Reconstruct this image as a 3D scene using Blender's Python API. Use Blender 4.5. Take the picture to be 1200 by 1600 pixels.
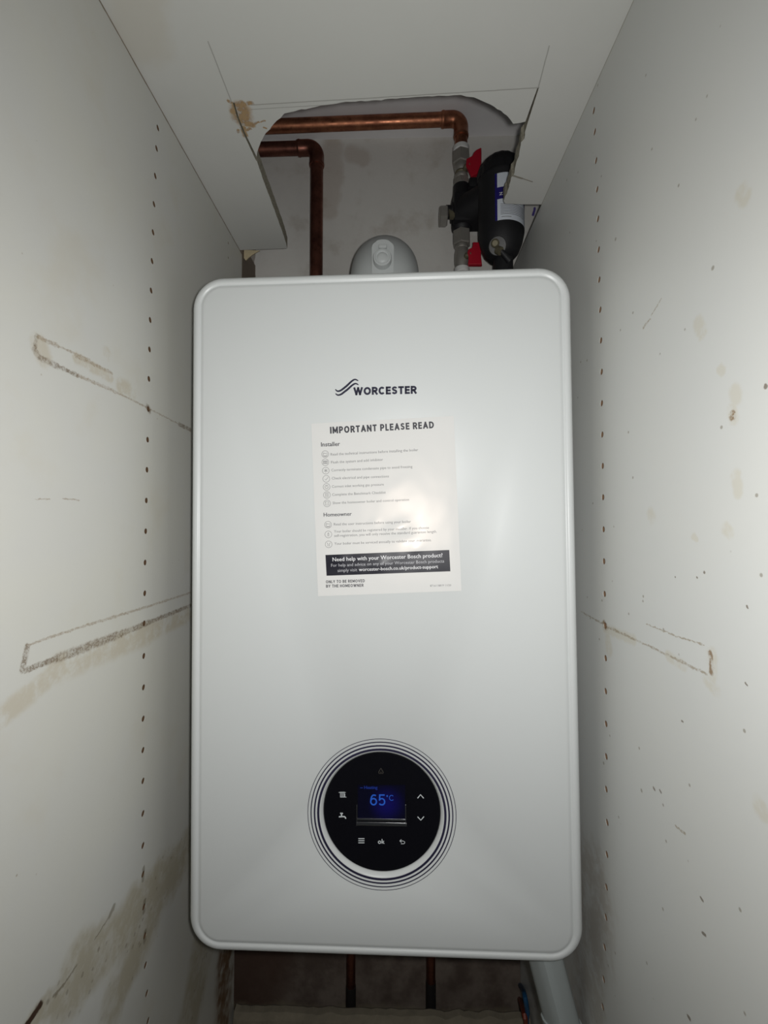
import bpy, bmesh, math, random
from mathutils import Vector, Matrix, noise

for o in list(bpy.data.objects):
    bpy.data.objects.remove(o)
SC = bpy.context.scene
COL = SC.collection
random.seed(4)

# ------------------------------------------------------------------ camera
F = 720.0                                   # focal length in pixels of the 1200x1600 frame
YAW, PITCH = math.atan(18 / F), math.atan(25 / math.hypot(F, 18))
CAMH = 0.832                                # lens height above the cupboard floor
CR = Matrix.Rotation(YAW, 3, 'Z') @ Matrix.Rotation(PITCH, 3, 'X')
CAM0 = Vector((0, 0, CAMH))
cd = bpy.data.cameras.new('camera')
cd.sensor_fit = 'VERTICAL'; cd.sensor_height = 24.0; cd.lens = F / 1600 * 24.0
cd.clip_start = 0.01; cd.clip_end = 50
cam = bpy.data.objects.new('camera', cd); COL.objects.link(cam)
cam.matrix_world = Matrix.Translation(CAM0) @ (CR @ Matrix.Rotation(math.pi / 2, 3, 'X')).to_4x4()
SC.camera = cam

# ------------------------------------------------------------------ world, light, exposure
w = bpy.data.worlds.new('dim_room'); SC.world = w; w.use_nodes = True
w.node_tree.nodes['Background'].inputs[0].default_value = (0.92, 0.97, 1.0, 1)
w.node_tree.nodes['Background'].inputs[1].default_value = 0.02
fl = bpy.data.lights.new('phone_flash', 'SPOT')          # the phone's own flash, beside the lens
fl.energy = 7.9; fl.shadow_soft_size = 0.007; fl.color = (1.0, 0.992, 0.97)
fl.spot_size = math.radians(170); fl.spot_blend = 1.0
flo = bpy.data.objects.new('phone_flash', fl); COL.objects.link(flo)
flo.location = CAM0 + Vector((0.016, 0.0, 0.008)); flo.rotation_euler = (math.radians(91), 0, 0)
SC.view_settings.view_transform = 'Standard'; SC.view_settings.look = 'None'
SC.view_settings.exposure = 0.0; SC.view_settings.gamma = 1.0
SC.view_settings.use_curve_mapping = False

# ------------------------------------------------------------------ measuring the photograph
def ray(x, y): return CR @ Vector(((x - 600) / F, 1, -(y - 800) / F))
def onx(x, y, X): d = ray(x, y); return CAM0 + d * (X / d.x)
def ony(x, y, Y): d = ray(x, y); return CAM0 + d * (Y / d.y)
def onz(x, y, Z): d = ray(x, y); return CAM0 + d * ((Z - CAMH) / d.z)
XL, XR, YB = -0.255, 0.209, 0.818           # cupboard sides, back wall
YL, YR = 0.745, 0.806                       # where the side panels end
CS = (0.4625 - 0.456) / (XR - XL)           # slight tilt of the cupboard top
CZ0 = 0.456 - CS * XL + CAMH
def onceil(x, y):
    d = ray(x, y); t = (CZ0 - CAMH) / (d.z - CS * d.x); return CAM0 + d * t

# ------------------------------------------------------------------ materials
class G:
    def __init__(s, name, rough=0.5, metal=0.0, coat=0.0):
        s.mat = bpy.data.materials.new(name); s.mat.use_nodes = True
        s.nt = s.mat.node_tree; s.b = s.nt.nodes['Principled BSDF']
        s.b.inputs['Roughness'].default_value = rough; s.b.inputs['Metallic'].default_value = metal
        s.b.inputs['Coat Weight'].default_value = coat
        s.tc = s.nt.nodes.new('ShaderNodeTexCoord').outputs['Object']
    def put(s, sock, v):
        if hasattr(v, 'is_output'): s.nt.links.new(v, sock)
        elif isinstance(v, (tuple, list, Vector)):
            n = len(sock.default_value); v = tuple(v); sock.default_value = (v + (1.0,))[:n] if len(v) < n else v[:n]
        else: sock.default_value = v
    def m(s, op, a, b=None, clamp=False):
        n = s.nt.nodes.new('ShaderNodeMath'); n.operation = op; n.use_clamp = clamp
        s.put(n.inputs[0], a)
        if b is not None: s.put(n.inputs[1], b)
        return n.outputs[0]
    def v(s, op, a, b=None, sc=None):
        n = s.nt.nodes.new('ShaderNodeVectorMath'); n.operation = op
        s.put(n.inputs[0], a)
        if b is not None: s.put(n.inputs[1], b)
        if sc is not None: s.put(n.inputs['Scale'], sc)
        return n.outputs['Value'] if op in ('DOT_PRODUCT', 'LENGTH', 'DISTANCE') else n.outputs[0]
    def noise(s, scale, detail=4, rough=0.6, vec=None, color=False):
        n = s.nt.nodes.new('ShaderNodeTexNoise'); n.inputs['Scale'].default_value = scale
        n.inputs['Detail'].default_value = detail; n.inputs['Roughness'].default_value = rough
        s.nt.links.new(vec or s.tc, n.inputs['Vector'])
        return n.outputs['Color'] if color else n.outputs['Fac']
    def rng(s, a, lo, hi, t0=0.0, t1=1.0, smooth=True):
        n = s.nt.nodes.new('ShaderNodeMapRange'); n.interpolation_type = 'SMOOTHSTEP' if smooth else 'LINEAR'
        for k, x in zip((0, 1, 2, 3, 4), (a, lo, hi, t0, t1)): s.put(n.inputs[k], x)
        return n.outputs[0]
    def mix(s, fac, a, b):
        n = s.nt.nodes.new('ShaderNodeMix'); n.data_type = 'RGBA'
        s.put(n.inputs[0], fac); s.put(n.inputs[6], a); s.put(n.inputs[7], b)
        return n.outputs[2]
    def col(s, c): s.put(s.b.inputs['Base Color'], c)
    def bump(s, h, strength=0.3, dist=0.001):
        n = s.nt.nodes.new('ShaderNodeBump'); n.inputs['Strength'].default_value = strength
        n.inputs['Distance'].default_value = dist; s.put(n.inputs['Height'], h)
        s.nt.links.new(n.outputs[0], s.b.inputs['Normal'])
    def seg(s, P, a, b, wd, soft=2.2):
        a = Vector(a); ba = Vector(b) - a; L = max(ba.length_squared, 1e-9)
        pa = s.v('SUBTRACT', P, a)
        t = s.m('MULTIPLY', s.v('DOT_PRODUCT', pa, ba), 1.0 / L, clamp=True)
        d = s.v('LENGTH', s.v('SUBTRACT', pa, s.v('SCALE', ba, sc=t)))
        return s.rng(d, wd * 0.5, wd * 0.5 * soft, 1.0, 0.0)
    def segs(s, P, lst):
        r = None
        for a, b, wd in lst:
            k = s.seg(P, a, b, wd); r = k if r is None else s.m('MAXIMUM', r, k)
        return r
    def specks(s, scale, size, keep, vec=None):
        n = s.nt.nodes.new('ShaderNodeTexVoronoi'); n.inputs['Scale'].default_value = scale
        s.nt.links.new(vec or s.tc, n.inputs['Vector'])
        d = s.rng(n.outputs['Distance'], size * 0.5, size, 1.0, 0.0)
        sx = s.nt.nodes.new('ShaderNodeSeparateColor'); s.nt.links.new(n.outputs['Color'], sx.inputs[0])
        return s.m('MULTIPLY', d, s.m('LESS_THAN', sx.outputs[0], keep))
    def jitter(s, amp, scale=120, mask=(0, 1, 1)):
        c = s.v('SUBTRACT', s.noise(scale, 3, color=True), (0.5, 0.5, 0.5))
        return s.v('ADD', s.tc, s.v('MULTIPLY', c, tuple(amp * k for k in mask)))
    def sep(s, vec=None):
        n = s.nt.nodes.new('ShaderNodeSeparateXYZ'); s.nt.links.new(vec or s.tc, n.inputs[0]); return n.outputs

def plain(name, c, rough=0.5, metal=0.0, coat=0.0, var=0.06, scale=60, bump=0.0):
    g = G(name, rough, metal, coat)
    d = tuple(max(0, x * (1 - var * 2)) for x in c)
    g.col(g.mix(g.noise(scale), d, c))
    if bump: g.bump(g.noise(scale * 3), bump, 0.0006)
    return g.mat

WHITE_L, WHITE_R = (0.60, 0.595, 0.545), (0.60, 0.605, 0.58)
BROWN, DARKB, OCHRE, CHIP = (0.23, 0.15, 0.07), (0.085, 0.05, 0.03), (0.42, 0.335, 0.19), (0.30, 0.22, 0.13)

def melamine_left():
    g = G('melamine_left', 0.42)
    P = g.jitter(0.0035, 260); q = lambda x, y: onx(x, y, XL)
    gr = g.rng(g.noise(520, 5, 0.85), 0.40, 0.58); gr2 = g.rng(g.noise(45, 4, 0.7), 0.33, 0.58)
    c = g.mix(g.rng(g.noise(5, 4), 0.3, 0.7), WHITE_L, (0.585, 0.585, 0.56))
    c = g.mix(g.m('MULTIPLY', g.rng(g.noise(14, 5), 0.52, 0.75), 0.3), c, (0.55, 0.51, 0.41))
    # faint halo of damp under the old shelves, then the dirt lines themselves
    halo = g.segs(P, [(q(90, 1044), q(232, 990), .014), (q(230, 990), q(298, 958), .012), (q(-10, 1130), q(85, 1052), .010),
                      (q(62, 540), q(68, 556), .010), (q(120, 560), q(172, 590), .006), (q(190, 604), q(205, 612), .010), (q(166, 550), q(170, 556), .006)])
    c = g.mix(g.m('MULTIPLY', g.m('MULTIPLY', halo, 0.4), gr2), c, OCHRE)
    thin = g.segs(P, [(q(42, 1008), q(125, 980), .0012), (q(125, 980), q(230, 948), .0014), (q(230, 948), q(298, 926), .0014),
                      (q(60, 527), q(90, 540), .0020), (q(90, 540), q(140, 562), .0010), (q(118, 556), q(175, 583), .0016),
                      (q(120, 586), q(180, 612), .0018), (q(180, 612), q(232, 638), .0012), (q(232, 638), q(282, 664), .0010),
                      (q(55, 780), q(78, 780), .0006), (q(98, 779), q(124, 782), .0006)])
    c = g.mix(g.m('MULTIPLY', g.m('MULTIPLY', thin, 0.62), g.m('ADD', g.m('MULTIPLY', gr, 0.8), 0.2, clamp=True)), c, BROWN)
    thick = g.segs(P, [(q(57, 525), q(54, 546), .0022), (q(54, 546), q(62, 559), .0030), (q(60, 558), q(90, 572), .0028), (q(90, 572), q(122, 587), .0020),
                       (q(43, 1010), q(35, 1046), .0030), (q(40, 1048), q(90, 1028), .0026), (q(88, 1029), q(190, 990), .0044),
                       (q(190, 990), q(234, 972), .0034), (q(234, 972), q(298, 946), .0028), (q(280, 663), q(298, 672), .0030),
                       (q(231, 637), q(233, 641), .0044)])
    c = g.mix(g.m('MULTIPLY', g.m('MULTIPLY', thick, 0.85), g.m('MULTIPLY', g.rng(g.noise(85, 3, 0.7), 0.3, 0.55, 0.35, 1.0), g.m('ADD', g.m('MULTIPLY', gr, 0.8), 0.22, clamp=True))), c, (0.14, 0.087, 0.04))
    # grime rising from the bottom corner
    P2 = g.jitter(0.045, 22)
    low = g.segs(P2, [(q(320, 1300), q(200, 1440), .034), (q(205, 1435), q(110, 1540), .030), (q(120, 1520), q(50, 1600), .012), (q(250, 1400), q(190, 1540), .03), (q(330, 1420), q(290, 1620), .05)])
    c = g.mix(g.m('MULTIPLY', g.m('MULTIPLY', low, 0.62), g.m('ADD', g.m('MULTIPLY', gr2, 0.5), 0.4, clamp=True)), c, (0.31, 0.255, 0.135))
    streak = g.segs(P, [(q(178, 1416), q(172, 1430), .0030), (q(172, 1430), q(148, 1468), .0009), (q(120, 1508), q(100, 1538), .0012), (q(100, 1538), q(84, 1556), .0014), (q(224.5, 1357), q(223.5, 1374), .0030), (q(226, 1408), q(225, 1424), .0032), (q(227, 1455), q(226, 1470), .0032)])
    c = g.mix(g.m('MULTIPLY', streak, 0.55), c, (0.13, 0.10, 0.05))
    c = g.mix(g.m('MULTIPLY', g.m('MULTIPLY', low, 0.4), g.specks(120, 0.26, 0.4, P)), c, (0.12, 0.09, 0.06))
    rust = g.segs(P2, [(q(352, 1490), q(346, 1640), .042)])
    c = g.mix(g.m('MULTIPLY', rust, g.rng(g.noise(60, 5), 0.25, 0.6)), c, (0.17, 0.095, 0.045))
    gouge = g.segs(P, [(q(62, 1572), q(40, 1604), .0034), (q(22, 1622), q(40, 1604), .003)])
    c = g.mix(gouge, c, (0.05, 0.025, 0.015))
    sp = g.specks(58, 0.085, 0.16); sp2 = g.specks(26, 0.06, 0.3)
    c = g.mix(g.m('MULTIPLY', g.m('MAXIMUM', sp, sp2), 0.8), c, BROWN)
    edge = g.segs(g.jitter(0.002, 90), [(Vector((XL, 0.1, CZ0 + CS * XL)), Vector((XL, YL, CZ0 + CS * XL)), .0022)])
    c = g.mix(g.m('MULTIPLY', edge, 0.9), c, (0.16, 0.10, 0.05))
    inside = g.m('LESS_THAN', g.sep()[0], XL - 0.0005)
    g.col(g.mix(inside, c, (0.11, 0.065, 0.035)))
    g.bump(g.noise(500, 2), 0.05, 0.0004)
    return g.mat

def melamine_right():
    g = G('melamine_right', 0.42)
    P = g.jitter(0.004, 200); q = lambda x, y: onx(x, y, XR)
    gr = g.rng(g.noise(300, 3, 0.7), 0.4, 0.6); gr2 = g.rng(g.noise(50, 4, 0.7), 0.36, 0.6)
    c = g.mix(g.rng(g.noise(5, 4), 0.3, 0.7), WHITE_R, (0.585, 0.595, 0.58))
    soft = g.segs(P, [(q(945, 982), q(990, 1000), .006), (q(1044, 1025), q(1068, 1040), .005), (q(1112, 1022), q(1113, 1054), .006), (q(1105, 1060), q(1118, 1078), .006),
                      (q(950, 1000), q(952, 1016), .008), (q(1143, 640), q(1147, 655), .005), (q(1150, 742), q(1154, 768), .005), (q(1125, 577), q(1129, 579), .004),
                      (q(1134, 826), q(1140, 832), .005), (q(1158, 300), q(1164, 310), .006), (q(1188, 1262), q(1192, 1268), .007), (q(1084, 838), q(1088, 842), .003),
                      (q(1148, 612), q(1150, 622), .006), (q(1090, 505), q(1097, 520), .006), (q(1016, 804), q(1018, 808), .007)])
    c = g.mix(g.m('MULTIPLY', g.m('MULTIPLY', soft, 0.27), g.m('ADD', gr2, 0.25, clamp=True)), c, (0.47, 0.40, 0.24))
    fine = g.segs(P, [(q(908, 956), q(945, 976), .0010), (q(945, 978), q(985, 996), .0014), (q(985, 996), q(1040, 1022), .0011), (q(1040, 1022), q(1105, 1054), .0012),
                      (q(1010, 975), q(1060, 995), .0007), (q(1060, 995), q(1100, 1008), .0007), (q(1005, 512), q(1016, 498), .0013), (q(1018, 492), q(1034, 466), .0007),
                      (q(1056, 1291), q(1070, 1303), .0010)])
    c = g.mix(g.m('MULTIPLY', g.m('MULTIPLY', fine, 0.7), g.m('ADD', gr, 0.3, clamp=True)), c, (0.27, 0.21, 0.13))
    cap = g.segs(P, [(q(1110, 1020), q(1112, 1050), .0026), (q(1144, 648), q(1145, 650), .003), (q(944, 975), q(947, 979), .0045)])
    c = g.mix(g.m('MULTIPLY', g.m('MULTIPLY', cap, 0.9), g.m('ADD', gr, 0.15, clamp=True)), c, (0.22, 0.135, 0.06))
    dots = g.segs(g.jitter(0.0020, 300), [(q(1098, 1458), q(1102, 1461), .00134), (q(1095, 1403), q(1098, 1407), .00126), (q(1075, 1588), q(1078, 1592), .00151), (q(1100, 894), q(1101, 895), .00092),
                       (q(1089, 902), q(1090, 903), .00084), (q(1055, 902), q(1055, 902), .00084), (q(1167, 947), q(1168, 950), .00084), (q(1065, 1126), q(1067, 1128), .00092),
                       (q(1165, 1068), q(1167, 1070), .00092), (q(1196, 603), q(1197, 604), .00168), (q(1021, 1231), q(1023, 1234), .00126), (q(1031, 1235), q(1033, 1238), .00126)])
    c = g.mix(g.m('MULTIPLY', dots, 0.8), c, (0.13, 0.095, 0.06))
    sp = g.m('MAXIMUM', g.specks(48, 0.075, 0.4), g.specks(24, 0.05, 0.4))
    c = g.mix(g.m('MULTIPLY', sp, 0.65), c, (0.2, 0.17, 0.12))
    edge = g.segs(g.jitter(0.0015, 90), [(Vector((XR, 0.1, CZ0 + CS * XR)), Vector((XR, YR, CZ0 + CS * XR)), .0014)])
    c = g.mix(g.m('MULTIPLY', edge, 0.7), c, (0.2, 0.16, 0.1))
    low = g.segs(g.jitter(0.06, 22), [(q(930, 1380), q(915, 1620), .05)])
    c = g.mix(g.m('MULTIPLY', g.m('MULTIPLY', low, 0.45), gr2), c, (0.36, 0.31, 0.25))
    inside = g.m('GREATER_THAN', g.sep()[0], XR + 0.0005)
    g.col(g.mix(inside, c, (0.17, 0.105, 0.062)))
    g.bump(g.noise(500, 2), 0.05, 0.0004)
    return g.mat

def melamine_top():
    g = G('melamine_top', 0.45)
    q = onceil; P = g.jitter(0.005, 160, (1, 1, 0))
    gr = g.rng(g.noise(200, 3, 0.7), 0.35, 0.55)
    c = g.mix(g.rng(g.noise(6, 4), 0.3, 0.7), (0.60, 0.605, 0.575), (0.62, 0.62, 0.595))
    c = g.mix(g.m('MULTIPLY', g.segs(g.jitter(0.04, 18, (1, 1, 0)), [(q(225, 0), q(215, 60), .03)]), 0.3), c, (0.52, 0.46, 0.35))
    pen = g.segs(g.jitter(0.0008, 60, (1, 1, 0)), [(q(325, 65), q(362, 160), .0007), (q(392, 164), q(600, 152), .0007), (q(600, 152), q(842, 137), .0007), (q(392, 171), q(560, 161), .0005), (q(858, 72), q(841, 137), .0007)])
    c = g.mix(g.m('MULTIPLY', pen, 0.6), c, (0.25, 0.24, 0.22))
    torn = g.segs(P, [(q(368, 166), q(378, 163), .006), (q(376, 172), q(378, 183), .013), (q(366, 174), q(370, 178), .006), (q(384, 193), q(394, 195), .005), (q(388, 161), q(394, 161), .0028),
                      (q(380, 200), q(383, 211), .0038), (q(396, 194), q(404, 191), .0018), (q(408, 191), q(414, 189), .0013), (q(386, 203), q(391, 201), .002), (q(357, 158), q(362, 160), .002),
                      (q(372, 204), q(372, 206), .0024), (q(412, 200), q(416, 200), .0014)])
    c = g.mix(g.m('MULTIPLY', torn, g.m('ADD', gr, 0.45, clamp=True)), c, g.mix(gr, (0.27, 0.17, 0.10), (0.42, 0.29, 0.16)))
    crack = g.segs(g.jitter(0.001, 200, (1, 1, 0)), [(q(800, 274), q(816, 279), .0016), (q(816, 279), q(832, 284), .0009)])
    c = g.mix(g.m('MULTIPLY', crack, 0.8), c, (0.22, 0.19, 0.14))
    c = g.mix(g.m('MULTIPLY', g.specks(40, 0.06, 0.2), 0.6), c, (0.28, 0.25, 0.2))
    g.col(c); return g.mat

def chipboard(name, a, b):
    g = G(name, 0.85); g.col(g.mix(g.rng(g.noise(420, 4, 0.75), 0.35, 0.65), a, b)); g.bump(g.noise(600, 3), 0.6, 0.001); return g.mat

def plaster_back():
    g = G('stained_plaster', 0.8); P = g.jitter(0.03, 20, (1, 0, 1))
    c = g.mix(g.rng(g.noise(4, 5), 0.3, 0.7), (0.60, 0.585, 0.55), (0.66, 0.645, 0.61))
    c = g.mix(g.m('MULTIPLY', g.rng(g.noise(17, 5), 0.5, 0.72), 0.45), c, (0.40, 0.35, 0.29))
    q = lambda x, y: ony(x, y, YB)
    c = g.mix(g.m('MULTIPLY', g.segs(P, [(q(548, 240), q(566, 246), .02), (q(520, 225), q(516, 330), .02)]), 0.35), c, (0.38, 0.29, 0.22))
    strip = g.m('LESS_THAN', g.sep(P)[0], q(397, 410).x)
    c = g.mix(g.m('MULTIPLY', strip, 0.8), c, (0.26, 0.22, 0.185))
    c = g.mix(g.segs(g.jitter(0.004, 80, (1, 0, 1)), [(q(836, 325), q(833, 336), .0028)]), c, (0.07, 0.05, 0.25))
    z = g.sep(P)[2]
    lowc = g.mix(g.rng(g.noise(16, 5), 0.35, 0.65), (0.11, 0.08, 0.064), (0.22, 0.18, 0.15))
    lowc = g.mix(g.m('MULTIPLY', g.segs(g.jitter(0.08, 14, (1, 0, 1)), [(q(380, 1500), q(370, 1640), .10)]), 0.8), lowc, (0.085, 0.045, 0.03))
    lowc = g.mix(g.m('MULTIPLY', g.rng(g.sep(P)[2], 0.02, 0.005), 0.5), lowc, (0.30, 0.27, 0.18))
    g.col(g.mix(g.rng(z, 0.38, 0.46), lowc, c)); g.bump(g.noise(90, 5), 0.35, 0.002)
    return g.mat

M = {}
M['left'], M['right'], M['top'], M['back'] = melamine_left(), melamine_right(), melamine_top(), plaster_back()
M['chip'] = chipboard('raw_chipboard', (0.16, 0.125, 0.08), (0.36, 0.29, 0.185))
M['chipdark'] = chipboard('sawn_edge', (0.24, 0.22, 0.17), (0.46, 0.43, 0.34))
M['upper'] = plain('upper_ceiling_paint', (0.80, 0.785, 0.79), 0.85, var=0.08, scale=9, bump=0.2)
M['floor'] = plain('dusty_floor', (0.55, 0.50, 0.40), 0.95, var=0.25, scale=38, bump=0.8)
M['mortar'] = plain('mortar', (0.29, 0.255, 0.19), 0.95, var=0.3, scale=34, bump=0.8)
M['batten'] = plain('bare_batten', (0.22, 0.175, 0.135), 0.85, var=0.15, scale=40, bump=0.3)
M['pale_wood'] = plain('pale_wood', (0.66, 0.56, 0.36), 0.8, var=0.1, scale=120, bump=0.3)
M['case'] = plain('boiler_enamel', (0.625, 0.648, 0.648), 0.36, var=0.008, scale=8)
M['black'] = plain('black_plastic', (0.007, 0.007, 0.009), 0.6, var=0.1, bump=0.1)
M['glass_black'] = plain('black_glass', (0.004, 0.004, 0.006), 0.22, var=0.0)
M['navy'] = plain('navy_print', (0.012, 0.012, 0.035), 0.5, var=0.0)
M['ring'] = plain('ring_print', (0.02, 0.018, 0.045), 0.4, var=0.0)
M['ink'] = plain('black_ink', (0.03, 0.03, 0.04), 0.5, var=0.0)
M['grey_ink'] = plain('grey_ink', (0.17, 0.17, 0.175), 0.5, var=0.0)
M['white_ink'] = plain('white_ink', (0.72, 0.72, 0.74), 0.5, var=0.0)
M['soft_white_ink'] = plain('soft_white_ink', (0.42, 0.42, 0.45), 0.5, var=0.0)
M['icon'] = plain('icon_print', (0.62, 0.66, 0.68), 0.4, var=0.0)
M['icon_dim'] = plain('dim_icon_print', (0.05, 0.045, 0.04), 0.4, var=0.0)
M['silver'] = plain('satin_silver', (0.75, 0.76, 0.78), 0.2, 1.0, var=0.05)
M['nickel'] = plain('nickel_plate', (0.40, 0.38, 0.345), 0.42, 0.55, var=0.12, scale=120)
M['brass'] = plain('dull_brass', (0.20, 0.18, 0.12), 0.6, 0.6, var=0.15, scale=120)
M['grey_plastic'] = plain('grey_plastic', (0.085, 0.085, 0.085), 0.5, var=0.1)
M['red'] = plain('red_plastic', (0.42, 0.006, 0.022), 0.45, var=0.06)
M['white_pvc'] = plain('white_pvc', (0.40, 0.44, 0.44), 0.4, var=0.03)
M['ptfe'] = plain('ptfe_tape', (0.7, 0.7, 0.68), 0.7, var=0.06, scale=200)
M['flue'] = plain('flue_white', (0.52, 0.545, 0.545), 0.42, var=0.03)
M['label'] = plain('filter_label', (0.72, 0.77, 0.84), 0.45, var=0.02)
M['label_blue'] = plain('filter_label_blue', (0.018, 0.012, 0.16), 0.45, var=0.02)
M['blue'] = plain('blue_sheath', (0.012, 0.08, 0.19), 0.5, var=0.1)
M['orange'] = plain('red_sheath', (0.22, 0.035, 0.015), 0.5, var=0.1)
M['soot'] = plain('dark_sleeve', (0.012, 0.009, 0.008), 0.8, var=0.2, scale=90)
def copper(name, base, dark):
    g = G(name, 0.33, 0.9)
    c = g.mix(g.rng(g.noise(38, 5, 0.7), 0.35, 0.7), base, dark)
    c = g.mix(g.m('MULTIPLY', g.rng(g.noise(160, 3), 0.55, 0.75), 0.5), c, (0.10, 0.035, 0.02))
    g.col(c); g.put(g.b.inputs['Roughness'], g.rng(g.noise(60, 3), 0.3, 0.7, 0.34, 0.52)); return g.mat
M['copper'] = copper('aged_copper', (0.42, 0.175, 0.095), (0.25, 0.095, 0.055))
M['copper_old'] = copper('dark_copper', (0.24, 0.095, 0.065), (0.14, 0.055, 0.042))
def sticker_mat():
    g = G('sticker_film', 0.6, 0.0, 0.0); g.col((0.69, 0.69, 0.68))
    g.b.inputs['Roughness'].default_value = 0.30; g.b.inputs['Specular Tint'].default_value = (1.0, 0.80, 0.66, 1); g.b.inputs['Specular IOR Level'].default_value = 0.17
    g.b.inputs['Coat Weight'].default_value = 0.10; g.b.inputs['Coat Roughness'].default_value = 0.09
    return g.mat
M['sticker'] = sticker_mat()
def banner_mat():
    g = G('banner_film', 0.35); g.col((0.012, 0.012, 0.02)); g.b.inputs['Specular IOR Level'].default_value = 0.2; g.b.inputs['Coat Weight'].default_value = 0.12; g.b.inputs['Coat Roughness'].default_value = 0.2
    return g.mat
M['banner'] = banner_mat()
def emit(name, c, s):
    g = G(name, 0.3); g.col((0.002, 0.002, 0.004)); g.put(g.b.inputs['Emission Color'], c); g.b.inputs['Emission Strength'].default_value = s
    return g
M['digits'] = emit('screen_digits', (0.03, 0.15, 0.75), 0.5).mat
M['digits_dim'] = emit('screen_caption', (0.02, 0.06, 0.42), 0.35).mat

# ------------------------------------------------------------------ object helpers
def link(name, mesh, mats, parent=None, smooth=False):
    o = bpy.data.objects.new(name, mesh); COL.objects.link(o)
    for m in (mats if isinstance(mats, (list, tuple)) else [mats]): mesh.materials.append(M[m] if isinstance(m, str) else m)
    if smooth:
        mesh.polygons.foreach_set('use_smooth', [True] * len(mesh.polygons))
        try: mesh.set_sharp_from_angle(angle=math.radians(38))
        except Exception: pass
    if parent is not None: o.parent = parent
    return o
def obj(name, bm, mats, parent=None, smooth=False, recalc=True):
    if recalc: bmesh.ops.recalc_face_normals(bm, faces=bm.faces)
    me = bpy.data.meshes.new(name); bm.to_mesh(me); bm.free()
    return link(name, me, mats, parent, smooth)
def tag(o, label, cat, group=None):
    o['label'] = label; o['category'] = cat
    if group: o['group'] = group
    return o
def thing(name, label, cat, loc=(0, 0, 0), group=None, rot=None):
    o = bpy.data.objects.new(name, None); COL.objects.link(o); o.empty_display_size = 0.03
    o.matrix_world = Matrix.Translation(loc) @ (rot.to_4x4() if rot else Matrix())
    o['origin'] = None if False else 0; del o['origin']
    return tag(o, label, cat, group)
def struct(o): o['kind'] = 'structure'; return o

def lathe(bm, prof, mat=Matrix(), seg=32, fn=None):
    rings = []
    for r, z in prof:
        rings.append([bm.verts.new(mat @ Vector((r * (fn(k, seg) if fn else 1) * math.cos(2 * math.pi * k / seg), r * (fn(k, seg) if fn else 1) * math.sin(2 * math.pi * k / seg), z))) for k in range(seg)])
    for a, b in zip(rings, rings[1:]):
        for k in range(seg): bm.faces.new((a[k], a[(k + 1) % seg], b[(k + 1) % seg], b[k]))
    bm.faces.new(rings[0][::-1]); bm.faces.new(rings[-1])
def tube(bm, pts, r, seg=20, cap=True):
    pts = [Vector(p) for p in pts]; rings = []; n = None
    for i, p in enumerate(pts):
        t = (pts[min(i + 1, len(pts) - 1)] - pts[max(i - 1, 0)]).normalized()
        if n is None: n = t.cross(Vector((0.31, 0.9, 0.2))).normalized()
        n = (n - t * n.dot(t)).normalized(); b = t.cross(n)
        rr = r[i] if isinstance(r, (list, tuple)) else r
        rings.append([bm.verts.new(p + (n * math.cos(a) + b * math.sin(a)) * rr) for a in [2 * math.pi * k / seg for k in range(seg)]])
    for a, b in zip(rings, rings[1:]):
        for k in range(seg): bm.faces.new((a[k], a[(k + 1) % seg], b[(k + 1) % seg], b[k]))
    if cap: bm.faces.new(rings[0][::-1]); bm.faces.new(rings[-1])
def box(bm, c, s, rot=None, bev=0.0):
    mt = Matrix.Translation(c) @ (rot.to_4x4() if rot else Matrix()) @ Matrix.Diagonal((*s, 1))
    r = bmesh.ops.create_cube(bm, size=1, matrix=mt)
    if bev:
        e = {e for v in r['verts'] for e in v.link_edges}
        bmesh.ops.bevel(bm, geom=list(e), offset=bev, segments=2, affect='EDGES', profile=0.6)
def prism(bm, outline, off):
    a = [bm.verts.new(p) for p in outline]; b = [bm.verts.new(Vector(p) + off) for p in outline]
    bm.faces.new(a); bm.faces.new(b[::-1]); n = len(a)
    for k in range(n): bm.faces.new((a[k], a[(k + 1) % n], b[(k + 1) % n], b[k]))
def hexa(k, seg): a = (2 * math.pi * k / seg) % (math.pi / 3) - math.pi / 6; return 1 / math.cos(a)

# ------------------------------------------------------------------ the cupboard (setting)
def side_panel(name, x0, sgn, y0, y1, ztop, holes, mat):
    bm = bmesh.new(); t = 0.018
    box(bm, (x0 + sgn * t / 2, (y0 + y1) / 2, ztop / 2), (t, y1 - y0, ztop))
    o = obj(name, bm, mat)
    cb = bmesh.new()
    for p, r in holes:
        lathe(cb, [(r, -0.012), (r, 0.012)], Matrix.Translation((x0, p.y, p.z)) @ Matrix.Rotation(math.pi / 2, 4, 'Y'), 14)
    c = obj('hole_cutter', cb, mat)
    md = o.modifiers.new('holes', 'BOOLEAN'); md.object = c; md.operation = 'DIFFERENCE'; md.solver = 'EXACT'
    dg = bpy.context.evaluated_depsgraph_get(); dg.update()
    me = bpy.data.meshes.new_from_object(o.evaluated_get(dg)); o.modifiers.clear(); o.data = me
    bpy.data.objects.remove(c)
    return struct(o)
HL = [(247, 200), (245, 232), (243, 275), (241, 319), (239.5, 363), (238, 408), (236.5, 454), (235, 500), (234, 546), (233, 592), (232, 639), (231, 687), (230, 734), (229, 782),
      (228, 830), (227, 879), (226.5, 927), (225.5, 974), (225, 1025), (224.5, 1074), (224, 1123), (223.7, 1172), (223.7, 1220), (223.6, 1271), (223.6, 1321), (223.6, 1366), (225, 1417),
      (226.5, 1462), (227.5, 1508), (229.5, 1552), (231.5, 1595)]
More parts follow.
